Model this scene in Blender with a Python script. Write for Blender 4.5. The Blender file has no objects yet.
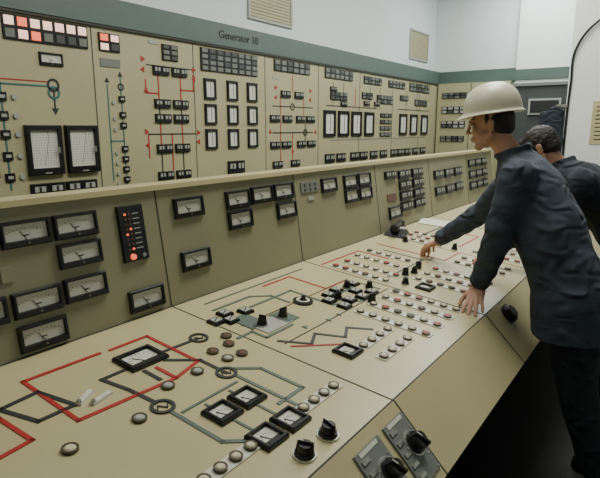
import bpy, math, random
from mathutils import Vector, Matrix, Euler
random.seed(4)
# ------------------------------------------------------------------ materials
MATS={}
def mat(n,c,rough=.5,metal=0,noise=0,nscale=8,emit=None,es=0,bump=0,bscale=60,crease=0):
    m=bpy.data.materials.new(n);m.use_nodes=True;nt=m.node_tree;b=nt.nodes['Principled BSDF']
    b.inputs['Base Color'].default_value=(*c,1);b.inputs['Roughness'].default_value=rough;b.inputs['Metallic'].default_value=metal
    if noise or bump:
        tc=nt.nodes.new('ShaderNodeTexCoord')
    if noise:
        nz=nt.nodes.new('ShaderNodeTexNoise');nz.inputs['Scale'].default_value=nscale;nz.inputs['Detail'].default_value=6
        nt.links.new(tc.outputs['Object'],nz.inputs['Vector'])
        mr=nt.nodes.new('ShaderNodeMix');mr.data_type='RGBA'
        mr.inputs['A'].default_value=(*[max(0,k*(1-noise)) for k in c],1);mr.inputs['B'].default_value=(*[min(1,k*(1+noise)) for k in c],1)
        nt.links.new(nz.outputs['Fac'],mr.inputs['Factor']);nt.links.new(mr.outputs['Result'],b.inputs['Base Color'])
    if bump:
        n2=nt.nodes.new('ShaderNodeTexNoise');n2.inputs['Scale'].default_value=bscale;nt.links.new(tc.outputs['Object'],n2.inputs['Vector'])
        bp=nt.nodes.new('ShaderNodeBump');bp.inputs['Strength'].default_value=bump;bp.inputs['Distance'].default_value=.01
        nt.links.new(n2.outputs['Fac'],bp.inputs['Height']);nt.links.new(bp.outputs['Normal'],b.inputs['Normal'])
        if crease:
            n3=nt.nodes.new('ShaderNodeTexNoise');n3.noise_type='RIDGED_MULTIFRACTAL';n3.inputs['Scale'].default_value=7;n3.inputs['Detail'].default_value=2;n3.inputs['Distortion'].default_value=.8
            mp=nt.nodes.new('ShaderNodeMapping');mp.inputs['Scale'].default_value=(1,1.2,2.0);mp.inputs['Rotation'].default_value=(.5,.3,0)
            nt.links.new(tc.outputs['Object'],mp.inputs['Vector']);nt.links.new(mp.outputs['Vector'],n3.inputs['Vector'])
            b2=nt.nodes.new('ShaderNodeBump');b2.inputs['Strength'].default_value=crease;b2.inputs['Distance'].default_value=.045
            nt.links.new(n3.outputs['Fac'],b2.inputs['Height']);nt.links.new(bp.outputs['Normal'],b2.inputs['Normal']);nt.links.new(b2.outputs['Normal'],b.inputs['Normal'])
    if emit:
        b.inputs['Emission Color'].default_value=(*emit,1);b.inputs['Emission Strength'].default_value=es
    MATS[n]=m;return m
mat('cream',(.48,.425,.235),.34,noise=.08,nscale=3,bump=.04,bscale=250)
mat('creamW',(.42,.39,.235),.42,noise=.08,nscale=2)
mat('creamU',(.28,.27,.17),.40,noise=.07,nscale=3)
mat('seam',(.05,.05,.04),.8)
mat('band',(.085,.125,.11),.5,noise=.1)
mat('black',(.008,.009,.010),.32)
mat('blackm',(.01,.011,.012),.6)
mat('dial',(.62,.62,.54),.25,noise=.06,nscale=20)
mat('paper',(.70,.70,.63),.6)
mat('ink',(.02,.02,.02),.6)
mat('red',(.38,.022,.02),.45)
mat('green',(.085,.125,.10),.5)
mat('teal',(.04,.14,.13),.5)
mat('dark',(.020,.024,.024),.5)
mat('grey',(.17,.18,.165),.5)
mat('ltgrey',(.36,.37,.33),.45)
mat('tileoff',(.17,.18,.16),.35)
mat('tiledark',(.07,.078,.075),.35)
mat('lit',(.8,.6,.5),.4,emit=(1,.60,.45),es=1.2)
mat('litred',(.8,.2,.1),.4,emit=(1,.14,.07),es=1.1)
mat('metal',(.5,.5,.46),.3,metal=.9)
mat('bronze',(.09,.078,.055),.35,metal=.4)
mat('btn',(.62,.55,.38),.35)
mat('btnbr',(.14,.07,.05),.35)
mat('btnred',(.42,.03,.02),.35)
mat('white',(.62,.61,.52),.45)
mat('wallw',(.66,.71,.70),.8,noise=.03,nscale=1)
mat('wallb',(.80,.84,.80),.8,noise=.03,nscale=1)
mat('floorm',(.010,.010,.012),.6,noise=.3,nscale=4)
mat('ceil',(.5,.5,.48),.9)
mat('yellowp',(.50,.44,.25),.7,noise=.2,nscale=12)
mat('doord',(.045,.052,.05),.6,noise=.2,nscale=5)
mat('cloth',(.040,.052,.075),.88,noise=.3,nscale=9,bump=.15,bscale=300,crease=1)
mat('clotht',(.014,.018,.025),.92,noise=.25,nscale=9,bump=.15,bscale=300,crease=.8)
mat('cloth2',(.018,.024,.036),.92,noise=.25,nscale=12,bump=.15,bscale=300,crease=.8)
mat('skin',(.50,.27,.18),.5,noise=.12,nscale=25)
mat('hair',(.016,.012,.010),.6,noise=.4,nscale=90,bump=.6,bscale=160)
mat('hat',(.66,.62,.48),.36,noise=.14,nscale=9)
mat('eye',(.7,.7,.66),.2)
mat('lip',(.34,.12,.09),.5)
mat('shoe',(.01,.01,.01),.4)
mat('lamp',(.9,.9,.9),.5,emit=(.93,1,.97),es=3)
# ------------------------------------------------------------------ mesh builder
class MB:
    def __init__(s): s.v=[];s.f=[];s.m=[]
    def add(s,vs,fs,mt,M=None):
        o=len(s.v)
        for p in vs: s.v.append((M@Vector(p)) if M else Vector(p))
        for f in fs: s.f.append([i+o for i in f]);s.m.append(mt)
    def box(s,cx,cy,w,h,z0,z1,mt,M=None,ch=0):
        a,b=w/2,h/2
        vs=[(cx-a,cy-b,z0),(cx+a,cy-b,z0),(cx+a,cy+b,z0),(cx-a,cy+b,z0),(cx-a+ch,cy-b+ch,z1),(cx+a-ch,cy-b+ch,z1),(cx+a-ch,cy+b-ch,z1),(cx-a+ch,cy+b-ch,z1)]
        s.add(vs,[(3,2,1,0),(4,5,6,7),(0,1,5,4),(1,2,6,5),(2,3,7,6),(3,0,4,7)],mt,M)
    def bezel(s,cx,cy,w,h,t,z,mt,M=None,tb=None):
        tb=t if tb is None else tb; c=min(.004,t*.4)
        def r(a,b,c0,d,z): return [(cx-a,cy-b,z),(cx+c0,cy-b,z),(cx+c0,cy+d,z),(cx-a,cy+d,z)]
        R=[r(w/2,h/2,w/2,h/2,0),r(w/2,h/2,w/2,h/2,z*.6),r(w/2-c,h/2-c,w/2-c,h/2-c,z),r(w/2-t+c*.5,h/2-tb+c*.5,w/2-t+c*.5,h/2-t+c*.5,z),r(w/2-t,h/2-tb,w/2-t,h/2-t,z*.35)]
        vs=sum(R,[]);fs=[]
        for k in range(4):
            for i in range(4):
                j=(i+1)%4; fs.append((k*4+i,k*4+j,k*4+4+j,k*4+4+i))
        s.add(vs,fs,mt,M)
    def cyl(s,cx,cy,z0,z1,r0,r1,mt,M=None,n=20,cap=True):
        vs=[];fs=[]
        for (z,r) in((z0,r0),(z1,r1)):
            for i in range(n):
                a=2*math.pi*i/n;vs.append((cx+r*math.cos(a),cy+r*math.sin(a),z))
        for i in range(n):
            j=(i+1)%n;fs.append((i,j,n+j,n+i))
        if cap: fs.append(tuple(range(n,2*n)));fs.append(tuple(range(n-1,-1,-1)))
        s.add(vs,fs,mt,M)
    def ring(s,cx,cy,ro,ri,z0,z1,mt,M=None,n=24):
        vs=[];fs=[]
        for (z,r) in((z0,ro),(z1,ro),(z1,ri),(z0,ri)):
            for i in range(n):
                a=2*math.pi*i/n;vs.append((cx+r*math.cos(a),cy+r*math.sin(a),z))
        for k in range(4):
            for i in range(n):
                j=(i+1)%n;k2=(k+1)%4;fs.append((k*n+i,k*n+j,k2*n+j,k2*n+i))
        s.add(vs,fs,mt,M)
    def seg(s,x0,y0,x1,y1,w,z0,z1,mt,M=None,ext=True):
        d=Vector((x1-x0,y1-y0));L=d.length
        if L<1e-6:return
        d/=L;n=Vector((-d.y,d.x))*w/2;e=d*(w/2 if ext else 0)
        p=[Vector((x0,y0))-e-n,Vector((x1,y1))+e-n,Vector((x1,y1))+e+n,Vector((x0,y0))-e+n]
        vs=[(q.x,q.y,z0) for q in p]+[(q.x,q.y,z1) for q in p]
        s.add(vs,[(3,2,1,0),(4,5,6,7),(0,1,5,4),(1,2,6,5),(2,3,7,6),(3,0,4,7)],mt,M)
    def line(s,pts,w,mt,M=None,z=.0015,z0=0):
        for a,b in zip(pts,pts[1:]): s.seg(a[0],a[1],b[0],b[1],w,z0,z,mt,M)
    def tri(s,cx,cy,r,ang,mt,M=None,z=.003):
        vs=[]
        for zz in(0,z):
            for k in range(3):
                a=ang+k*2*math.pi/3;vs.append((cx+r*math.cos(a),cy+r*math.sin(a),zz))
        s.add(vs,[(2,1,0),(3,4,5),(0,1,4,3),(1,2,5,4),(2,0,3,5)],mt,M)
    def prism(s,prof,x0,x1,mt,mend=None):
        n=len(prof);vs=[(x0,y,z) for y,z in prof]+[(x1,y,z) for y,z in prof]
        for i in range(n):
            j=(i+1)%n; s.add([vs[i],vs[j],vs[n+j],vs[n+i]],[(0,3,2,1)],mt[i] if isinstance(mt,list) else mt)
        e=mend or (mt[0] if isinstance(mt,list) else mt)
        s.add(vs,[tuple(range(n)),tuple(range(2*n-1,n-1,-1))],e)
    def mesh(s,name):
        me=bpy.data.meshes.new(name);me.from_pydata([tuple(v) for v in s.v],[],s.f)
        names=sorted(set(s.m));ix={k:i for i,k in enumerate(names)}
        for k in names: me.materials.append(MATS[k])
        me.polygons.foreach_set('material_index',[ix[k] for k in s.m]);me.update();return me
    def obj(s,name,parent=None,M=None): return put(s.mesh(name),name,parent,M)
def put(me,name,parent=None,M=None):
    o=bpy.data.objects.new(name,me);bpy.context.collection.objects.link(o)
    if M is not None:o.matrix_world=M
    if parent:o.parent=parent
    return o
def empty(name):
    o=bpy.data.objects.new(name,None);bpy.context.collection.objects.link(o);return o
# ------------------------------------------------------------------ panel frames
PL={'W':((3.6,0),(3.6,1)),'U':((1.635,.884),(1.704,1.358)),'D':((.633,.78),(1.635,.884)),'A':((.4545,.6),(.633,.78))}
def fr(pl,x=0,s=0,lift=.0005):
    (y0,z0),(y1,z1)=PL[pl];d=Vector((0,y1-y0,z1-z0)).normalized();n=Vector((1,0,0)).cross(d);o=Vector((x,y0,z0))+d*s+n*lift
    return Matrix(((1,d.x,n.x,o.x),(0,d.y,n.y,o.y),(0,d.z,n.z,o.z),(0,0,0,1)))
# ------------------------------------------------------------------ room
def room():
    m=MB();m.box(3.5,.6,12,7,-.1,0,'floorm');m.obj('floor')
    m=MB();m.box(3.5,.6,12,7,4.2,4.3,'ceil');m.obj('ceiling')
    m=MB();m.box(3.6,3.95,11.6,.5,0,4.2,'wallw');m.obj('wall_back')
    m=MB();m.box(9.35,.6,.3,6.4,0,4.2,'wallw');m.obj('wall_right')
    m=MB();m.box(9.14,-.35,.12,5.3,0,4.2,'wallb');m.obj('wall_pier')
    m=MB();m.box(3.5,-2.7,12,.2,0,4.2,'wallw');m.obj('wall_front')
    m=MB();m.box(-2.3,.6,.2,6.6,0,4.2,'wallw');m.obj('wall_left')
    m=MB();m.box(7.25,.18,.5,2.0,0,4.2,'wallb');m.box(7.25,.18,.53,2.03,0,.1,'grey')
    m.obj('wall_pillar')
    m=MB();m.box(9.07,.9,.02,2.86,2.34,2.5,'band');m.box(9.185,2.95,.02,1.25,2.34,2.54,'band');m.obj('trim_1')
    for (x0,x1) in((4.3,5.0),(8.15,8.85)):
        m=MB();M=Matrix.Translation((0,.1,0))@fr('W',(x0+x1)/2,2.9,.002)
        w=x1-x0;m.box(0,0,w,.42,0,.01,'yellowp',M)
        m.bezel(0,0,w+.04,.46,.03,.02,'ltgrey',M)
        for k in range(13): m.box(0,-.19+k*.0315,w-.03,.012,.01,.016,'creamU',M)
        m.obj('vent_grille')
    e=MB();e.box(9.0,1.72,.14,1.12,0,2.26,'doord');e.bezel(-1.72,1.13,1.16,2.30,.05,.03,'grey',Matrix(((0,0,-1,8.93),(-1,0,0,0),(0,1,0,0),(0,0,0,1))))
    e.box(8.91,1.80,.04,.46,1.80,2.04,'ltgrey');e.box(8.885,1.80,.01,.40,1.83,2.01,'blackm')
    e.box(8.91,1.30,.03,.02,1.0,1.12,'metal');e.box(8.925,1.72,.01,.9,1.2,1.215,'grey');e.obj('door_1')
    m=MB();m.box(6.995,.72,.008,.36,1.42,1.9,'yellowp')
    for k in range(9): m.box(6.99,.72,.004,.28,1.47+k*.045,1.48+k*.045,'ink')
    m.obj('wall_notice')
    cu=bpy.data.curves.new('c','CURVE');cu.dimensions='3D';cu.bevel_depth=.013;cu.bevel_resolution=3
    sp=cu.splines.new('BEZIER');pts=[(6.98,1.16,1.2),(6.98,1.15,2.1),(6.97,1.12,2.5),(6.97,.9,2.78),(6.98,.5,2.95),(6.98,-.4,3.05)]
    sp.bezier_points.add(len(pts)-1)
    for b,p in zip(sp.bezier_points,pts): b.co=p;b.handle_left_type=b.handle_right_type='AUTO'
    cu.materials.append(MATS['black']);put(cu,'power_cable')
    for i,(x,y) in enumerate([(.8,1.2),(3.6,1.2),(6.4,1.2),(8.0,2.4)]):
        m=MB();m.box(x,y,1.6,.34,4.12,4.2,'white');m.box(x,y-.08,1.5,.05,4.08,4.12,'lamp');m.box(x,y+.08,1.5,.05,4.08,4.12,'lamp');m.obj('ceiling_light')
room()
# ------------------------------------------------------------------ instruments (shared meshes)
CACHE={}
def meter_mesh(w,h,kind):
    k=(w,h,kind)
    if k in CACHE:return CACHE[k]
    m=MB();t=min(w,h)*.15
    if kind=='arc':
        m.bezel(0,0,w,h,t,.016,'black',tb=t*1.7)
        iw,ih=w-2*t,h-2.7*t;cy=t*.35
        m.box(0,cy,iw,ih,.001,.005,'dial')
        R=ih*.95;c=(0,cy-ih*.62)
        n=13
        for i in range(n):
            a=math.radians(145-i*110/(n-1));l=R*.16 if i%3==0 else R*.09
            sx=1.35*iw/ih*.5 if iw>ih else 1
            p=(c[0]+R*math.cos(a)*sx,c[1]+R*math.sin(a));q=(c[0]+(R-l)*math.cos(a)*sx,c[1]+(R-l)*math.sin(a))
            if abs(p[0])<iw/2 and p[1]<cy+ih/2: m.seg(p[0],p[1],q[0],q[1],w*.009,.005,.0056,'ink',ext=False)
        a=math.radians(118);m.seg(c[0]*1,cy-ih*.45,c[0]+R*.85*math.cos(a),c[1]+R*.85*math.sin(a),w*.007,.005,.007,'ink')
        m.box(0,cy-ih*.22,iw*.14,ih*.08,.005,.0056,'ink')
        m.cyl(0,-h/2+t*.9,.016,.018,t*.28,t*.25,'grey',n=10)
    elif kind=='sq':
        m.bezel(0,0,w,h,t,.014,'black');iw,ih=w-2*t,h-2*t;m.box(0,0,iw,ih,.001,.004,'dial')
        for i in range(9):
            a=math.radians(170-i*20);R=iw*.42;c=(iw*.0,-ih*.25)
            m.seg(c[0]+R*math.cos(a),c[1]+R*math.sin(a)*1.2,c[0]+R*.82*math.cos(a),c[1]+R*.98*math.sin(a),w*.015,.004,.0046,'ink',ext=False)
        m.seg(0,-ih*.3,-iw*.2,ih*.2,w*.018,.004,.006,'ink');m.box(0,-ih*.38,iw,ih*.22,.004,.006,'black')
    elif kind=='port':
        m.bezel(0,0,w,h,t,.02,'black');iw,ih=w-2*t,h-2*t;m.box(0,0,iw,ih,.001,.006,'paper')
        for i in range(11): m.box(-iw*.2,-ih*.42+i*ih*.084,iw*(.3 if i%5==0 else .18),h*.006,.006,.0066,'ink')
        m.box(iw*.12,0,iw*.07,ih*.84,.006,.0066,'ink');m.box(iw*.12,ih*.08,iw*.3,h*.012,.0066,.008,'red')
    elif kind=='rec':
        m.bezel(0,0,w,h,t*.75,.035,'black',tb=t*1.3);iw,ih=w-1.5*t,h-2.05*t;cy=t*.27;m.box(0,cy,iw,ih,.001,.012,'paper')
        for i in range(9): m.box(-iw*.4+i*iw*.1,cy,.0015,ih*.9,.012,.0125,'grey')
        for i in range(14): m.box(0,cy-ih*.44+i*ih*.066,iw*.86,.0012,.012,.0125,'grey')
        y=-.45
        x=0
        while y<.44:
            x2=max(-.3,min(.3,x+random.uniform(-.03,.03)));m.seg(x*iw,cy+y*ih,x2*iw,cy+(y+.03)*ih,.0022,.0125,.013,'ink');x=x2;y+=.03
        m.box(0,cy+ih*.46,iw,ih*.07,.012,.016,'ltgrey');m.box(0,-h*.455,w*.2,h*.02,.035,.038,'ltgrey')
        m.box(w*.36,0,w*.03,h*.12,.035,.045,'metal')
    elif kind=='blk':
        m.box(0,0,w,h,0,.018,'black',ch=.004)
        for i in range(2):
            x=(-.25+.5*i)*w;m.box(x,h*.1,w*.32,h*.38,.018,.021,'ltgrey',ch=.001);m.box(x,h*.1,w*.07,h*.34,.021,.022,'ink')
    elif kind=='small':
        m.box(0,0,w,h,0,.012,'black',ch=.003);m.box(0,h*.02,w*.66,h*.6,.012,.014,'ltgrey');m.seg(-w*.2,-h*.1,w*.2,h*.14,w*.08,.014,.016,'ink')
    me=m.mesh(kind+'_meter');CACHE[k]=me;return me
NAMES={'arc':'panel_meter','sq':'dial_meter','port':'edgewise_meter','rec':'chart_recorder','blk':'position_indicator','small':'switch_indicator'}
def meter(pl,x,s,w,h,kind,parent,rot=0):
    M=fr(pl,x,s)@Matrix.Rotation(rot,4,'Z');return put(meter_mesh(w,h,kind),NAMES[kind],parent,M)
def grid(m,M,cx,cy,w,h,c,r,lit={},base='tileoff',alt=.3):
    m.box(cx,cy,w,h,0,.012,'black',M,ch=.002);tw,th=w/c,h/r
    for j in range(r):
        for i in range(c):
            mt=lit.get((i,j)) or (base if random.random()>alt else 'tiledark')
            m.box(cx-w/2+tw*(i+.5),cy+h/2-th*(j+.5),tw*.74,th*.72,.012,.017,mt,M,ch=.002)
# ------------------------------------------------------------------ wall control board
def wallboard():
    par=MB();par.box(3.55,3.65,11.3,.1,0,2.34,'creamW');par.box(3.55,3.64,11.3,.12,2.34,2.54,'band')
    par.box(3.55,3.59,11.3,.02,2.325,2.345,'seam')
    for k in range(-2,8): par.box(1.44+k*.995,3.5995,.008,.003,0,2.33,'seam')
    par=par.obj('control_wall_board')
    W='W';F=fr('W')
    m=MB()
    grid(m,F,2.10,2.235,.60,.155,7,2,{(0,0):'lit',(1,0):'litred',(2,0):'lit',(3,0):'lit',(4,0):'lit',(5,0):'lit',(6,0):'lit',(0,1):'tileoff',(1,1):'lit',(2,1):'litred',(3,1):'tileoff'})
    grid(m,F,2.58,2.225,.18,.13,2,2,{(0,0):'litred',(1,0):'lit',(0,1):'lit'})
    grid(m,F,3.165,2.215,.17,.13,2,3)
    grid(m,F,3.905,2.205,.78,.20,8,4)
    grid(m,F,4.90,2.25,.66,.12,6,2)
    grid(m,F,5.88,2.25,.66,.12,6,2);grid(m,F,6.77,2.235,.52,.10,5,2);grid(m,F,7.53,2.23,.56,.10,5,2);grid(m,F,8.38,2.23,.80,.13,7,2)
    grid(m,F,5.88,1.99,.40,.10,4,2);grid(m,F,6.62,2.03,.30,.09,3,2);grid(m,F,7.15,2.0,.5,.12,5,2);grid(m,F,7.8,2.05,.3,.08,3,1);grid(m,F,8.45,2.0,.5,.1,5,1)
    for k in range(4): grid(m,F,7.20,1.78-k*.09,.36,.06,3,1)
    m.obj('annunciator_tiles',par)
    m=MB();m.box(2.58,2.08,.17,.06,0,.006,'grey',F)
    for x,z in((3.0,2.28),(4.6,2.12),(1.6,2.0),(8.9,1.2)): m.box(x,z,.1,.025,0,.004,'ltgrey',F)
    m.obj('label_plate',par)
    meter(W,2.11,2.06,.17,.085,'arc',par)
    meter(W,2.0,1.45,.255,.34,'rec',par);meter(W,2.285,1.45,.255,.34,'rec',par)
    meter(W,1.55,1.45,.255,.34,'rec',par);meter(W,1.2,1.45,.255,.34,'rec',par)
    for x in(2.0,2.26): meter(W,x,1.175,.25,.10,'blk',par)
    for s in(2.065,1.80,1.68,1.43,1.20):
        for x in(3.06,3.26): meter(W,x,s,.17,.075,'blk',par)
    for x in(3.62,3.92,4.21):
        for s in(1.95,1.725,1.50): meter(W,x,s,.15,.185,'port',par)
    meter(W,3.95,1.22,.24,.13,'blk',par)
    for x0,s in((4.77,1.96),(5.02,1.96),(4.58,1.70),(4.80,1.70),(5.05,1.70),(5.25,1.70),(4.58,1.42),(4.78,1.42),(5.07,1.42),(5.27,1.42),(4.62,1.21),(4.95,1.21)):
        meter(W,x0,s,.17,.075,'blk',par)
    for x in(5.665,6.0,6.335,6.69,7.79,8.19,8.62): meter(W,x,1.655,.27,.32,'port',par)
    for x in(5.68,5.95,6.30,6.55,6.85,7.15,7.5,7.75,8.0,8.3,8.6): meter(W,x,1.23,.22,.11,'blk',par)
    for x,s in((5.75,2.07),(6.0,1.9),(6.6,1.93),(6.9,1.93)): meter(W,x,s,.15,.06,'blk',par)
    m=MB();w=.013
    L=lambda pts,c,ww=w:m.line(pts,ww,c,F)
    for x in(3.03,3.27):
        L([(x,2.02),(x,1.84)],'red');L([(x,1.76),(x,1.72)],'dark');L([(x,1.64),(x,1.47)],'red');L([(x,1.39),(x,1.24)],'dark')
    L([(2.90,1.98),(2.90,1.88),(3.03,1.88)],'red');L([(3.27,1.92),(3.42,1.92),(3.42,2.05)],'red');L([(2.92,2.1),(3.45,2.1)],'dark',.01)
    L([(2.90,1.55),(3.42,1.55)],'dark',.011);L([(3.15,1.55),(3.15,1.25)],'red');L([(2.9,1.55),(2.9,1.36)],'red')
    for x,z,a in((2.88,2.14,0),(2.88,2.06,3.14),(3.43,2.10,0),(3.43,2.02,3.14),(2.88,1.57,0),(2.89,1.46,3.14),(3.46,1.56,0),(3.46,1.48,3.14),(2.90,1.90,1.57)): m.tri(x,z,.028,a,'red',F)
    L([(4.68,1.92),(4.68,1.74)],'red');L([(5.12,1.92),(5.12,1.74)],'red');L([(4.68,1.66),(4.68,1.46)],'red');L([(5.15,1.66),(5.15,1.46)],'dark')
    L([(4.55,1.83),(5.3,1.83)],'dark',.011);L([(4.9,2.16),(4.9,2.0)],'red');L([(4.55,1.55),(5.3,1.55)],'dark');L([(4.9,1.55),(4.9,1.25)],'red');L([(4.68,1.38),(4.68,1.25)],'red')
    for x,z,a in((4.6,2.02,0),(4.6,1.92,3.14),(5.25,2.02,0),(5.25,1.92,3.14),(4.5,1.56,1.57),(5.36,1.55,1.57),(4.9,1.34,0)): m.tri(x,z,.03,a,'red',F)
    for (x,z) in((4.9,1.83),(5.15,1.55)): m.ring(x,z,.04,.026,0,.004,'dark',F)
    for x in(5.75,6.0,6.7,7.0,7.9,8.3): L([(x,2.15),(x,1.86)],'dark',.012)
    L([(5.6,1.87),(6.9,1.87)],'dark',.012);L([(7.6,1.88),(8.8,1.88)],'dark',.012);L([(5.7,1.45),(8.7,1.45)],'grey',.012);L([(6.3,1.87),(6.3,2.1)],'red')
    L([(1.75,1.20),(1.75,1.88),(2.06,1.88)],'teal');L([(1.3,1.91),(2.07,1.91)],'red',.008);L([(2.11,1.86),(2.11,1.70)],'dark',.012)
    m.ring(2.11,1.89,.045,.03,0,.004,'dark',F);m.ring(2.11,1.84,.045,.03,0,.004,'teal',F);m.tri(2.11,1.72,.03,-1.57,'dark',F)
    for z in(1.80,1.68,1.56,1.42,1.28): m.box(1.75,z,.06,.055,0,.012,'black',F);m.box(1.75,z,.035,.02,.012,.015,'ltgrey',F);m.cyl(1.83,z,0,.012,.018,.018,'ltgrey',F)
    L([(2.54,1.2),(2.54,1.92)],'teal',.011);L([(2.66,1.12),(2.66,1.98)],'teal',.011);L([(2.54,1.5),(2.66,1.5)],'teal',.011)
    for z in(1.82,1.70,1.62,1.44,1.36,1.28,1.2): m.box(2.66,z,.055,.045,0,.012,'black',F);m.box(2.66,z,.03,.015,.012,.015,'ltgrey',F);m.cyl(2.585,z-.03,0,.01,.015,.015,'ltgrey',F)
    m.tri(2.54,1.95,.025,1.57,'dark',F);m.tri(2.66,2.0,.025,1.57,'dark',F);m.ring(2.66,1.91,.028,.017,0,.004,'dark',F)
    m.obj('mimic_diagram_lines',par)
    for x,tx in((.2,'Generator 9'),(4.02,'Generator 10')):
        cu=bpy.data.curves.new('t','FONT');cu.body=tx;cu.size=.10;cu.extrude=.002;cu.align_x='CENTER';cu.materials.append(MATS['ink']);put(cu,'sign_lettering',par,Matrix.Translation((0,-.02,0))@fr('W',x,2.41,.002))
    m=MB();m.box(9.15,2.97,.08,1.2,0,2.34,'creamW');m.box(9.108,3.0,.004,.01,0,2.33,'seam')
    RM=Matrix(((0,0,-1,9.109),(-1,0,0,0),(0,1,0,0),(0,0,0,1)))
    def e(y,z,w,h,c,r,**k): grid(m,RM,-y,z,w,h,c,r,**k)
    e(3.28,2.14,.42,.10,4,2);e(3.28,1.9,.42,.12,4,2,base='ltgrey');e(3.28,1.66,.42,.12,4,2,base='ltgrey');e(3.28,1.42,.42,.10,4,2);e(2.75,2.1,.4,.1,4,2);e(2.75,1.75,.36,.2,3,2,base='ltgrey')
    m.obj('side_control_board')
wallboard()
# ------------------------------------------------------------------ console
def console():
    x0,x1=-.95,5.95
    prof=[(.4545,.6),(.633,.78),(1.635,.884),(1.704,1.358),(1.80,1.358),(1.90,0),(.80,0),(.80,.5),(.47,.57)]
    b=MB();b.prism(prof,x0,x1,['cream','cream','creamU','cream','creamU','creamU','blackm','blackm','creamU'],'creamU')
    b.box((x0+x1)/2,1.745,x1-x0+.02,.115,1.358,1.378,'cream',ch=.004)
    for k in range(-2,6):
        x=1.385+k*.935
        for pl,L in(('U',.479),('D',1.007),('A',.2535)): b.box(0,L/2,.005,L,-.001,.0012,'seam',fr(pl,x,0))
    b.box(0,0,x1-x0,.006,0,.0015,'seam',fr('D',(x0+x1)/2,1.003));b.box(0,0,x1-x0,.005,0,.0015,'seam',fr('D',(x0+x1)/2,.004))
    par=b.obj('control_console')
    mw,mh=.165,.085
    for x,s in((.85,.39),(1.025,.39),(1.025,.29),(.67,.385),(.67,.165),(.85,.165),(1.025,.17),(1.27,.065),(.85,.055),(.4,.39),(.22,.39),(.22,.29),
      (1.55,.39),(1.55,.165),(1.86,.39),(2.04,.395),(2.215,.395),(1.86,.295),(2.225,.295),(2.66,.39),(2.91,.39),(3.09,.39),(2.91,.30),(3.09,.30)):
        meter('U',x,s,mw,mh,'arc',par)
    for x in(3.70,3.94):
        for s in(.38,.30,.22,.14): meter('U',x,s,.2,.068,'blk',par)
    meter('U',3.47,.39,.17,.06,'blk',par);meter('U',3.50,.12,.2,.09,'arc',par)
    for x in(4.38,4.62,4.86):
        for s in(.33,.19): meter('U',x,s,.19,.08,'blk',par)
    for x in(5.25,5.45,5.65):
        for s in(.38,.27,.16): meter('U',x,s,.16,.08,'blk',par)
    m=MB();F=fr('U',1.25,.325);m.box(0,0,.115,.215,0,.012,'black',F,ch=.003)
    for i in range(8):
        for j in range(2): m.cyl(-.03+j*.018,.075-i*.019,.012,.016,.0045,.0045,'litred' if (i+j)%4==0 else 'btnbr',F,n=10)
        m.box(.018,.075-i*.019,.03,.004,.012,.013,'ltgrey',F)
    m.cyl(-.02,-.088,.012,.022,.012,.010,'litred',F);m.cyl(.03,-.088,.012,.018,.008,.008,'metal',F);m.obj('lamp_indicator_module',par)
    m=MB();
    for x,s,w,h,c in((2.46,.395,.17,.06,'grey'),(.77,.27,.04,.05,'creamU'),(3.47,.23,.14,.055,'btnbr'),(2.46,.33,.06,.02,'ltgrey')):
        m.box(0,0,w,h,0,.006,c,fr('U',x,s),ch=.001)
        if c=='grey':
            for i in range(3):
                for j in range(2): m.cyl(-.05+.05*i,-.013+.026*j,.006,.008,.008,.008,'dark',fr('U',x,s),n=10)
    m.obj('label_plate',par)
    # ---------------- desk mimic
    F=fr('D');m=MB();w=.013
    L=lambda pts,c,ww=w:m.line(pts,ww,c,F,z=.002)
    L([(.95,.865),(.70,.87),(.70,.59),(1.02,.57),(1.02,.66)],'red');L([(.99,.86),(1.14,.86),(1.14,.60),(1.02,.57)],'red')
    L([(.57,.95),(.57,.74),(.58,.60),(.44,.585)],'red');L([(.3,.95),(.44,.585)],'red')
    L([(.40,.77),(.59,.78),(.70,.79),(.735,.66)],'dark',.014);L([(.59,.78),(.63,.66),(.72,.66)],'dark',.014)
    L([(1.09,.73),(1.25,.72)],'dark',.014);L([(1.15,.48),(1.15,.60),(1.07,.68)],'dark',.014);L([(.95,.72),(.86,.72),(.88,.62),(.89,.51)],'dark',.014);L([(.98,.67),(.98,.60)],'dark',.014)
    for x,s in((1.26,.72),(1.15,.48),(.89,.48)):
        m.ring(x,s,.036,.025,0,.004,'dark',F);m.line([(x-.018,s),(x-.008,s+.012),(x+.006,s-.012),(x+.018,s)],.004,'dark',F,z=.003)
    g='green'
    L([(.89,.445),(.89,.25),(.94,.20),(1.16,.20),(1.16,.44)],g);L([(.91,.42),(1.13,.42)],g,.009);L([(1.19,.48),(1.25,.42),(1.25,.25),(1.13,.25)],g)
    L([(.98,.40),(.98,.22)],g,.009);L([(1.08,.40),(1.08,.22)],g,.009)
    L([(1.36,.62),(1.44,.62),(1.44,.55),(1.60,.55)],g);L([(1.48,.86),(1.70,.86),(1.78,.80),(1.78,.70)],g)
    L([(1.45,.50),(1.52,.40),(1.60,.44),(1.66,.34),(1.74,.38),(1.80,.30)],'dark');L([(1.45,.44),(1.62,.30)],'red',.009)
    L([(1.85,.9),(2.05,.9),(2.05,.68),(2.2,.68)],'red',.010);L([(2.0,.6),(2.25,.6),(2.25,.5)],g);L([(1.62,.78),(1.9,.78),(1.9,.55),(2.05,.48)],g)
    L([(2.35,.9),(2.75,.9),(2.75,.7)],'red',.010);L([(2.45,.55),(2.9,.55),(2.9,.8)],g);L([(3.0,.9),(3.0,.45),(3.25,.45)],'red',.01)
    L([(1.45,.68),(2.25,.68)],'btnbr',.005);L([(1.45,.47),(2.28,.47)],'seam',.004);L([(1.50,.93),(2.2,.93)],g,.009)
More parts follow.
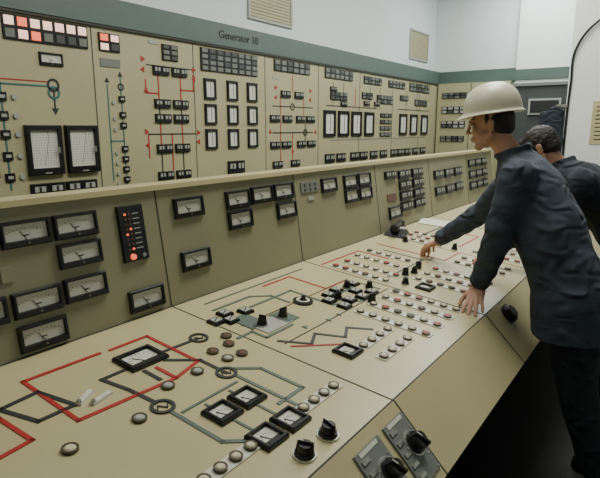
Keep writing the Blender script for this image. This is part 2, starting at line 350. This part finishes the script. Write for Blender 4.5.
    L([(3.4,.8),(4.1,.8),(4.1,.5)],'dark');L([(3.4,.5),(3.8,.5),(3.8,.7)],'red');L([(4.4,.7),(5.6,.7)],'dark');L([(4.4,.4),(5.6,.4)],g)
    for x,s in((1.62,.50),(1.75,.47),(1.83,.47)): m.tri(x,s,.016,0,g,F)
    m.obj('mimic_diagram_lines',par)
    m=MB()
    for x,s,a in((.77,.67,.5),(.80,.635,.2)):
        M=F@Matrix.Translation((x,s,0))@Matrix.Rotation(a,4,'Z');m.box(0,0,.075,.02,0,.008,'white',M,ch=.002);m.cyl(-.03,0,.008,.014,.008,.006,'metal',M,n=12)
    m.obj('knife_switch_symbol',par)
    meter('D',1.02,.74,.145,.11,'sq',par)
    for x in(.98,1.085):
        for s in(.335,.175): meter('D',x,s,.088,.085,'sq',par)
    meter('D',1.56,.27,.085,.085,'sq',par);meter('D',2.44,.34,.08,.08,'sq',par)
    for x,s in((1.40,.77),(1.45,.74),(1.48,.80),(1.56,.76),(1.98,.62),(2.06,.63),(2.12,.56),(2.0,.52),(2.2,.62),(1.92,.50),(2.08,.5),(2.17,.50),(1.92,.58)): meter('D',x,s,.055,.055,'small',par)
    bt=MB();st=MB()
    def button(x,s,c='btn',r=.018,z=0):
        M=fr('D',x,s)
        bt.ring(0,0,r,r*.72,z,z+.008,'bronze',M,n=20);bt.cyl(0,0,z,z+.006,r*.74,r*.74,c,M,cap=False);bt.cyl(0,0,z+.006,z+.010,r*.74,r*.5,c,M)
    PAL=['btn','btn','btn','btn','white','btnred','btnbr','tiledark','btnred']
    def strip(x,s0,s1,n,horiz=False,wd=.042,pal=PAL):
        if horiz:
            st.box(0,0,abs(s1-s0)+.05,wd,0,.003,'white',fr('D',(s0+s1)/2,x))
            for i in range(n): button(s0+(s1-s0)*i/(n-1),x,random.choice(pal[:5]),z=.003)
        else:
            st.box(0,0,wd,abs(s1-s0)+.05,0,.003,'white',fr('D',x,(s0+s1)/2))
            for i in range(n): button(x,s0+(s1-s0)*i/(n-1),random.choice(pal),z=.003)
    strip(.18,.59,.92,7,True);strip(.18,1.155,1.32,4,True)
    strip(.25,1.64,1.84,4,True);strip(.155,1.62,1.82,4,True)
    for x in(1.92,2.04,2.16,2.27,2.54,2.66,2.78): strip(x,.12,.42,6)
    for x in(2.38,2.50): strip(x,.53,.83,6)
    for x in(2.65,2.8,3.3,3.4,3.5): strip(x,.60,.85,5)
    for x in(3.02,3.14,3.35,3.5,3.65,4.3,4.45,4.6,4.9,5.1): strip(x,.12,.38,5)
    for x,s,c in((.97,.55,'ltgrey'),(1.09,.55,'ltgrey'),(.81,.48,'ltgrey'),(1.22,.61,'btnbr'),(1.30,.61,'btnbr'),(1.28,.53,'btnbr'),(1.34,.66,'btnbr'),(1.22,.54,'ltgrey'),(.62,.5,'btn')): button(x,s,c,.021)
    st.obj('button_strip_plate',par);bt.obj('push_buttons',par)
    kb=MB();pt=MB()
    def knob(pl,x,s,r=.024,a=.6,z=0):
        M=fr(pl,x,s)@Matrix.Translation((0,0,z))@Matrix.Rotation(a,4,'Z')
        kb.cyl(0,0,0,.005,r*1.35,r*1.3,'metal',M,n=28);kb.cyl(0,0,.005,.014,r*1.15,r*1.05,'black',M,n=28);kb.cyl(0,0,.014,.034,r*.9,r*.78,'black',M,n=18);kb.box(0,0,r*.45,r*2.0,.014,.042,'black',M,ch=.003);kb.box(0,r*.6,r*.12,r*.7,.042,.0428,'white',M)
    for x,s,a in((.99,.06,.4),(1.10,.06,-.3)): knob('D',x,s,.024,a)
    for x,s,ww,hh,c in((1.50,.69,.09,.12,'green'),(1.55,.61,.16,.09,'ltgrey'),(1.64,.62,.08,.10,'green')): pt.box(0,0,ww,hh,0,.003,c,fr('D',x,s))
    knob('D',1.51,.63,.018,.2,.003);knob('D',1.63,.62,.018,1.2,.003)
    kb.ring(0,0,.045,.034,0,.008,'black',fr('D',1.83,.66));kb.ring(0,0,.03,.02,0,.012,'white',fr('D',1.83,.66));kb.cyl(0,0,0,.03,.012,.010,'black',fr('D',1.83,.66))
    for x,s in((1.98,.57),(2.14,.62),(2.22,.54),(2.42,.44),(2.06,.44),(2.55,.5),(2.62,.48),(2.72,.50),(3.2,.8),(3.1,.6),(3.3,.5),(3.9,.3),(4.0,.5),(4.4,.55),(4.7,.8),(5.0,.55)): knob('D',x,s,.017,random.uniform(0,3))
    for x,ww in((1.155,.135),(1.315,.125),(.25,.135),(.10,.135)):
        pt.box(0,0,ww,.19,0,.006,'grey',fr('A',x,.125),ch=.002)
        for j in range(5):
            pt.box(-ww*.28,-.07+j*.034,ww*.26,.012,.006,.010,'metal',fr('A',x,.125));pt.cyl(ww*.40,-.085+j*.0425,.006,.008,.004,.004,'metal',fr('A',x,.125),n=8)
        pt.box(0,.085,ww*.7,.012,.006,.0075,'white',fr('A',x,.125))
        knob('A',x+.02,.13,.030,.5,.006)
    kb.cyl(0,0,0,.02,.045,.045,'black',fr('A',2.52,.19),n=28);kb.cyl(0,0,.02,.035,.04,.03,'black',fr('A',2.52,.19),n=28)
    pt.obj('switch_plates',par);kb.obj('selector_knobs',par)
    m=MB();M=fr('D',3.95,.86,.003)@Matrix.Rotation(.3,4,'Z');m.box(0,0,.21,.29,0,.004,'paper',M)
    for k in range(10): m.box(0,.11-k*.022,.16,.003,.004,.0045,'grey',M)
    m.obj('log_sheet')
    m=MB();M=fr('D',3.34,.93,.001)@Matrix.Rotation(.2,4,'Z');m.box(0,0,.20,.14,0,.05,'black',M,ch=.03);m.box(0,.0,.21,.04,.062,.085,'black',M,ch=.008)
    for x in(-.09,.09): m.cyl(x,0,.045,.08,.028,.025,'black',M)
    m.cyl(0,-.035,.045,.053,.03,.03,'ltgrey',M);m.obj('desk_telephone')
console()
# ------------------------------------------------------------------ organic bodies
def sph(m,c,r,rot=None,n=16,k=10):
    rr=(r,r,r) if not hasattr(r,'__len__') else r;c=Vector(c);vs=[];R=rot or Matrix.Identity(3)
    vs.append(c+R@Vector((0,0,rr[2])))
    for j in range(1,k):
        th=math.pi*j/k
        for i in range(n):
            a=2*math.pi*i/n;vs.append(c+R@Vector((rr[0]*math.sin(th)*math.cos(a),rr[1]*math.sin(th)*math.sin(a),rr[2]*math.cos(th))))
    vs.append(c+R@Vector((0,0,-rr[2])));fs=[]
    for i in range(n):
        fs.append((0,1+i,1+(i+1)%n))
        for j in range(k-2): a=1+j*n;fs.append((a+i,a+n+i,a+n+(i+1)%n,a+(i+1)%n))
        a=1+(k-2)*n;fs.append((a+i,len(vs)-1,a+(i+1)%n))
    m.add(vs,fs,m.cur)
def cap(m,p0,r0,p1,r1,n=16):
    p0=Vector(p0);p1=Vector(p1);d=(p1-p0);d.normalize();sph(m,p0,r0);sph(m,p1,r1)
    q=d.to_track_quat('Z','Y').to_matrix();vs=[]
    for p,r in((p0,r0),(p1,r1)):
        for i in range(n): a=2*math.pi*i/n;vs.append(p+q@Vector((r*math.cos(a),r*math.sin(a),0)))
    fs=[(i,(i+1)%n,n+(i+1)%n,n+i) for i in range(n)]+[tuple(range(n-1,-1,-1)),tuple(range(n,2*n))]
    m.add(vs,fs,m.cur)
def chain(m,pts):
    for a,b in zip(pts,pts[1:]): cap(m,a[0],a[1],b[0],b[1])
def loft(m,secs,n=28):
    vs=[]
    for (x,y,z,rx,ry,yaw,tilt) in secs:
        R=Matrix.Rotation(yaw,3,'Z')@Matrix.Rotation(tilt,3,'X')
        for i in range(n):
            a=2*math.pi*i/n;ca,sa=math.cos(a),math.sin(a);e=.85
            vs.append(Vector((x,y,z))+R@Vector((rx*math.copysign(abs(ca)**e,ca),ry*math.copysign(abs(sa)**e,sa),0)))
    fs=[]
    for k in range(len(secs)-1):
        for i in range(n): j=(i+1)%n;fs.append((k*n+i,k*n+j,k*n+n+j,k*n+n+i))
    fs.append(tuple(range(n-1,-1,-1)));fs.append(tuple(range((len(secs)-1)*n,len(secs)*n)))
    m.add(vs,fs,m.cur)
def remesh(m,name,parent,vox,smooth=4,disp=0,dscale=.1,M=None):
    o=m.obj(name,parent,M)
    r=o.modifiers.new('r','REMESH');r.mode='VOXEL';r.voxel_size=vox;r.use_smooth_shade=True
    s=o.modifiers.new('s','SMOOTH');s.iterations=smooth;s.factor=.5
    if disp:
        t=bpy.data.textures.new('clouds','CLOUDS');t.noise_scale=dscale;t.noise_depth=1
        d=o.modifiers.new('d','DISPLACE');d.texture=t;d.strength=disp;d.mid_level=.5;d.texture_coords='GLOBAL'
    return o
def newm(c): m=MB();m.cur=c;return m
def hand(name,parent,M,side,elbow,curl=(.35,.5,.35)):
    m=newm('skin');e=(M.inverted()@Vector(elbow)).normalized()
    cap(m,e*.055,.026,(0,.01,0),.025)
    sph(m,(0,.045,0),(.040,.052,.017));sph(m,(.018*side,.03,-.006),(.022,.035,.018));sph(m,(-.018*side,.035,-.004),(.02,.04,.016))
    cap(m,(.028*side,.08,0),.011,(-.030*side,.074,-.003),.010)
    F=[(.028,.086,.044,.026,.022,.0095,.14),(.009,.090,.048,.030,.023,.0098,.03),(-.011,.087,.045,.028,.022,.0092,-.08),(-.029,.078,.035,.022,.019,.0082,-.22)]
    for (x,y,a,b,c,r,sp) in F:
        p=Vector((x*side,y-.025,0));d=0;pts=[(p,r*1.1)]
        p=Vector((x*side,y,0.002));pts.append((p.copy(),r*1.08))
        for l,cu,rr in((a,curl[0],r),(b,curl[1],r*.92),(c,curl[2],r*.8)):
            d+=cu;v=Vector((math.sin(sp)*side*math.cos(d),math.cos(sp)*math.cos(d),-math.sin(d)));p=p+v*l;pts.append((p.copy(),rr))
        chain(m,pts)
    chain(m,[(Vector((.022*side,.015,-.004)),.015),(Vector((.046*side,.045,-.012)),.0125),(Vector((.062*side,.072,-.02)),.0108),(Vector((.066*side,.098,-.028)),.009)])
    return remesh(m,name,parent,.0033,3,M=M)
def basis(o,d,up):
    y=Vector(d).normalized();z=Vector(up);z=(z-y*z.dot(y)).normalized();x=y.cross(z)
    return Matrix(((x.x,y.x,z.x,o[0]),(x.y,y.y,z.y,o[1]),(x.z,y.z,z.z,o[2]),(0,0,0,1)))
def head(parent,M,neckbase,hat):
    m=newm('skin')
    sph(m,(0,-.012,.03),(.073,.092,.09));sph(m,(0,.030,-.030),(.056,.060,.074));sph(m,(0,.066,-.094),(.022,.021,.018))
    sph(m,(0,.070,.032),(.048,.024,.016));chain(m,[(Vector((0,.090,.018)),.0075),(Vector((0,.106,-.008)),.009),(Vector((0,.111,-.020)),.0105)])
    for s in(-1,1):
        cap(m,(s*.060,.000,-.045),.016,(s*.022,.062,-.094),.014)
        sph(m,(s*.011,.100,-.024),.0075);sph(m,(s*.036,.064,-.018),(.020,.020,.018));sph(m,(s*.046,.02,-.055),(.02,.035,.028))
        R=Euler((0,0,s*.35)).to_matrix();sph(m,(s*.078,-.008,-.005),(.007,.018,.031),R);sph(m,(s*.083,-.016,.004),(.006,.012,.02),R)
    sph(m,(0,.086,-.050),(.022,.013,.007));sph(m,(0,.084,-.064),(.019,.013,.007));sph(m,(0,.078,-.055),(.030,.014,.020))
    nb=M.inverted()@Vector(neckbase);cap(m,(0,-.022,-.05),.052,nb,.056)
    remesh(m,'head',parent,.0036,3,M=M)
    m=newm('eye')
    for s in(-1,1): sph(m,(s*.030,.079,.006),.0115)
    m.cur='ink'
    for s in(-1,1): sph(m,(s*.030,.0872,.005),.005)
    m.cur='skin'
    for s in(-1,1): sph(m,(s*.030,.0795,.0115),(.0135,.0125,.008))
    m.cur='hair'
    for s in(-1,1): cap(m,(s*.016,.095,.026),.0035,(s*.046,.083,.027),.003)
    m.cur='lip';cap(m,(-.014,.0975,-.0572),.0020,(.014,.0975,-.0572),.0020)
    m.obj('face_details',parent,M)
    m=newm('hair')
    if hat:
        sph(m,(0,-.03,.018),(.0765,.080,.066));sph(m,(0,-.045,-.018),(.060,.060,.048))
        for s in(-1,1): sph(m,(s*.069,.006,.026),(.007,.011,.028))
    else:
        sph(m,(0,-.018,.036),(.080,.100,.090));sph(m,(0,-.045,-.01),(.068,.068,.06));sph(m,(.015,.055,.08),(.05,.035,.022))
        for s in(-1,1): sph(m,(s*.068,.018,.02),(.012,.018,.04))
    remesh(m,'hair',parent,.004,3,.003 if hat else .008,.02,M=M)
def hardhat(M):
    m=newm('hat');n=48;K=14;vs=[]
    rings=[]
    for j in range(K+1):
        t=j/K*math.pi/2;rings.append((math.sin(t)**.82,math.cos(t)**.9 if math.cos(t)>0 else 0))
    def P(a,rr,z,ex):
        ca,sa=math.cos(a),math.sin(a)
        x=.110*rr*ca;y=.132*rr*sa
        zz=.125*z
        if z>.25:
            g=math.exp(-(x/.013)**2);zz+=.009*g*min(1,z*1.5)
            for o in(-.042,.042): zz+=.005*math.exp(-((x-o)/.008)**2)*min(1,z*1.3)
        bill=ex*(.010+.030*max(0,sa)**3)
        x+=bill*ca;y+=bill*sa
        return Vector((x,y,zz-ex*(.004+.012*max(0,sa)**2)))
    L=[(r,z,0) for r,z in rings]+[(1.02,-.03,.3),(1.03,-.05,1.0),(1.03,-.085,1.0),(1.0,-.085,.1),(.94,.0,0)]
    for r,z,ex in L:
        for i in range(n): vs.append(P(2*math.pi*i/n,max(r,.001),z,ex))
    fs=[]
    for k in range(len(L)-1):
        for i in range(n): j=(i+1)%n;fs.append((k*n+i,k*n+n+i,k*n+n+j,k*n+j))
    m.add(vs,fs,'hat');o=m.obj('hard_hat',None,M)
    for p in o.data.polygons:p.use_smooth=True
    sd=o.modifiers.new('s','SUBSURF');sd.levels=1;sd.render_levels=1
    return o
V=Vector
def sleeve(m,sh,el,wr,rs):
    sh,el,wr=V(sh),V(el),V(wr);pts=[]
    for i in range(7):
        t=i/6;r=rs[0]+(rs[1]-rs[0])*t+(.003 if i%2 else -.002)
        pts.append((sh.lerp(el,t),r))
    for i in range(1,8):
        t=i/7*.90;r=rs[1]+(rs[2]-rs[1])*t+(.003 if i%2 else -.002);pts.append((el.lerp(wr,t),r))
    chain(m,pts);cap(m,el.lerp(wr,.85),rs[2]+.003,el.lerp(wr,.90),rs[2]+.003)
def worker(par,P,cl,clt):
    m=newm(cl);loft(m,P['torso']);cap(m,P['chestL'],.105,P['shL'],.078);cap(m,P['chestR'],.105,P['shR'],.078)
    nk=V(P['neck'])-V((0,0,.03))
    for k in 'LR': cap(m,nk,.055,V(P['sh'+k])+V((0,0,-.01)),.070)
    sleeve(m,P['shL'],P['elL'],P['wrL'],(.078,.062,.042));sleeve(m,P['shR'],P['elR'],P['wrR'],(.078,.062,.040))
    c=V(P['neck']);N=14
    pts=[c+V((.066*math.cos(2*math.pi*i/N),.068*math.sin(2*math.pi*i/N)-.005,.024-.026*math.sin(2*math.pi*i/N))) for i in range(N)]
    for i in range(N): cap(m,pts[i],.013,pts[(i+1)%N],.013,n=8)
    remesh(m,'jacket',par,.008,3,.022,.12)
    m=newm(clt);h=V(P['hip'])
    loft(m,[(h.x,h.y-.01,h.z-.18,.185,.13,0,0),(h.x,h.y,h.z-.05,.18,.13,0,0),(h.x,h.y+.02,h.z+.06,.155,.115,0,0)])
    for s,k in((-1,'L'),(1,'R')):
        kn=V(P['kn'+k]);an=V(P['an'+k]);hp=h+V((s*.085,-.01,-.1));chain(m,[(hp,.105),(hp.lerp(kn,.5),.098),(kn,.084),(kn.lerp(an,.4),.080),(an+V((0,0,.03)),.072)])
    remesh(m,'trousers',par,.010,4,.02,.15)
    for k in 'LR':
        an=V(P['an'+k]);m=newm('shoe');cap(m,(an.x,an.y-.03,.05),.042,(an.x,an.y+.06,.045),.042);cap(m,(an.x,an.y+.06,.043),.041,(an.x,an.y+.15,.036),.034);cap(m,(an.x,an.y-.03,.05),.042,(an.x,an.y-.01,.1),.042)
        loft(m,[(an.x,an.y+.045,.0,.045,.14,0,0),(an.x,an.y+.045,.03,.045,.14,0,0)]);remesh(m,'shoe_'+k.lower(),par,.008,2)
w1=empty('worker')
yaw=.22
P1=dict(torso=[(2.50,.31,.72,.215,.160,0,0),(2.50,.33,.90,.20,.155,0,0),(2.515,.40,1.06,.185,.145,.05,-.2),(2.55,.475,1.20,.20,.155,.12,-.3),(2.585,.55,1.33,.205,.145,yaw,-.35),(2.60,.605,1.43,.16,.11,yaw,-.35),(2.605,.64,1.485,.07,.068,yaw,-.3)],
 chestL=(2.52,.55,1.34),chestR=(2.68,.61,1.34),shL=(2.41,.57,1.395),shR=(2.795,.66,1.385),elL=(2.36,.62,1.13),elR=(2.90,.85,1.15),wrL=(2.42,.705,.885),wrR=(2.935,1.10,.96),
 neck=(2.605,.65,1.475),hip=(2.50,.31,.92),knL=(2.39,.25,.50),knR=(2.61,.25,.50),anL=(2.38,.10,.08),anR=(2.63,.08,.08))
worker(w1,P1,'cloth','clotht')
HM=Matrix.Translation((2.60,.750,1.615))@Euler((-.16,0,.12)).to_matrix().to_4x4()
head(w1,HM,(2.605,.64,1.46),True)
hh=hardhat(HM@Matrix.Translation((0,-.010,.060))@Euler((.03,0,0)).to_matrix().to_4x4())
hand('hand_left',w1,basis((2.42,.705,.872),(-.86,-.12,-.40),(-.35,0,.9)),1,P1['elL'],(.05,.15,.12))
hand('hand_right',w1,basis((2.935,1.10,.955),(.5,.75,-.42),(.1,.35,.9)),-1,P1['elR'],(.3,.45,.3))
w2=empty('worker')
P2=dict(torso=[(3.44,.12,.72,.215,.15,0,0),(3.44,.14,.90,.20,.15,0,0),(3.43,.23,1.05,.19,.145,0,-.25),(3.40,.33,1.17,.20,.15,0,-.4),(3.37,.43,1.28,.205,.14,0,-.5),(3.33,.51,1.36,.16,.11,0,-.5),(3.31,.56,1.40,.07,.068,0,-.5)],
 chestL=(3.29,.43,1.28),chestR=(3.45,.43,1.28),shL=(3.18,.42,1.32),shR=(3.56,.43,1.32),elL=(3.16,.58,1.08),elR=(3.62,.60,1.08),wrL=(3.12,.82,.92),wrR=(3.56,.86,.94),
 neck=(3.31,.565,1.39),hip=(3.44,.12,.92),knL=(3.35,.12,.50),knR=(3.53,.12,.50),anL=(3.33,.0,.08),anR=(3.56,-.01,.08))
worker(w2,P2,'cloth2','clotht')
HM2=Matrix.Translation((3.28,.665,1.485))@Euler((-.6,0,.05)).to_matrix().to_4x4()
head(w2,HM2,(3.31,.555,1.37),False)
hand('hand_left',w2,basis((3.12,.82,.912),(-.3,.7,-.45),(0,.3,.9)),1,P2['elL'],(.25,.35,.25))
hand('hand_right',w2,basis((3.56,.86,.93),(-.1,.8,-.5),(0,.3,.9)),-1,P2['elR'],(.25,.35,.25))
m=newm('cloth2');loft(m,[(6.96,1.33,.95,.06,.16,0,0),(6.96,1.33,1.2,.06,.15,0,0),(6.96,1.31,1.55,.055,.13,0,0),(6.96,1.29,1.78,.04,.11,0,0),(6.96,1.27,1.85,.025,.04,0,0)])
cap(m,(6.96,1.40,1.75),.05,(6.96,1.45,1.3),.04)
remesh(m,'hanging_coat',None,.012,3,.04,.12)
m=MB();m.box(6.98,1.22,.03,.12,1.84,1.87,'metal');m.obj('coat_hook')
# ------------------------------------------------------------------ lights & camera
def area(n,loc,e,sx,sy,col=(1,.99,.90),rot=(0,0,0)):
    l=bpy.data.lights.new(n,'AREA');l.shape='RECTANGLE';l.size=sx;l.size_y=sy;l.energy=e;l.color=col;o=bpy.data.objects.new(n,l);o.location=loc;o.rotation_euler=rot;bpy.context.collection.objects.link(o)
area('fluorescent_a',(3.2,1.0,4.0),100,1.8,.8)
area('fluorescent_b',(5.6,1.6,4.0),85,1.8,.8)
area('fluorescent_c',(8.1,1.9,4.0),75,1.2,1.0,(.95,1,1))
area('fluorescent_d',(1.3,1.9,4.0),26,1.4,.8)
wd=bpy.data.worlds.new('w');wd.use_nodes=True;wd.node_tree.nodes['Background'].inputs[0].default_value=(.8,.9,.9,1);wd.node_tree.nodes['Background'].inputs[1].default_value=.06;bpy.context.scene.world=wd
A=math.radians(35.5);P=math.radians(11.8)
cd=bpy.data.cameras.new('camera');co=bpy.data.objects.new('camera',cd);bpy.context.collection.objects.link(co);co.location=(0,0,1.6)
co.rotation_euler=(math.pi/2-P,0,A-math.pi/2);cd.sensor_width=36;cd.lens=531*36/600;cd.clip_start=.05;bpy.context.scene.camera=co
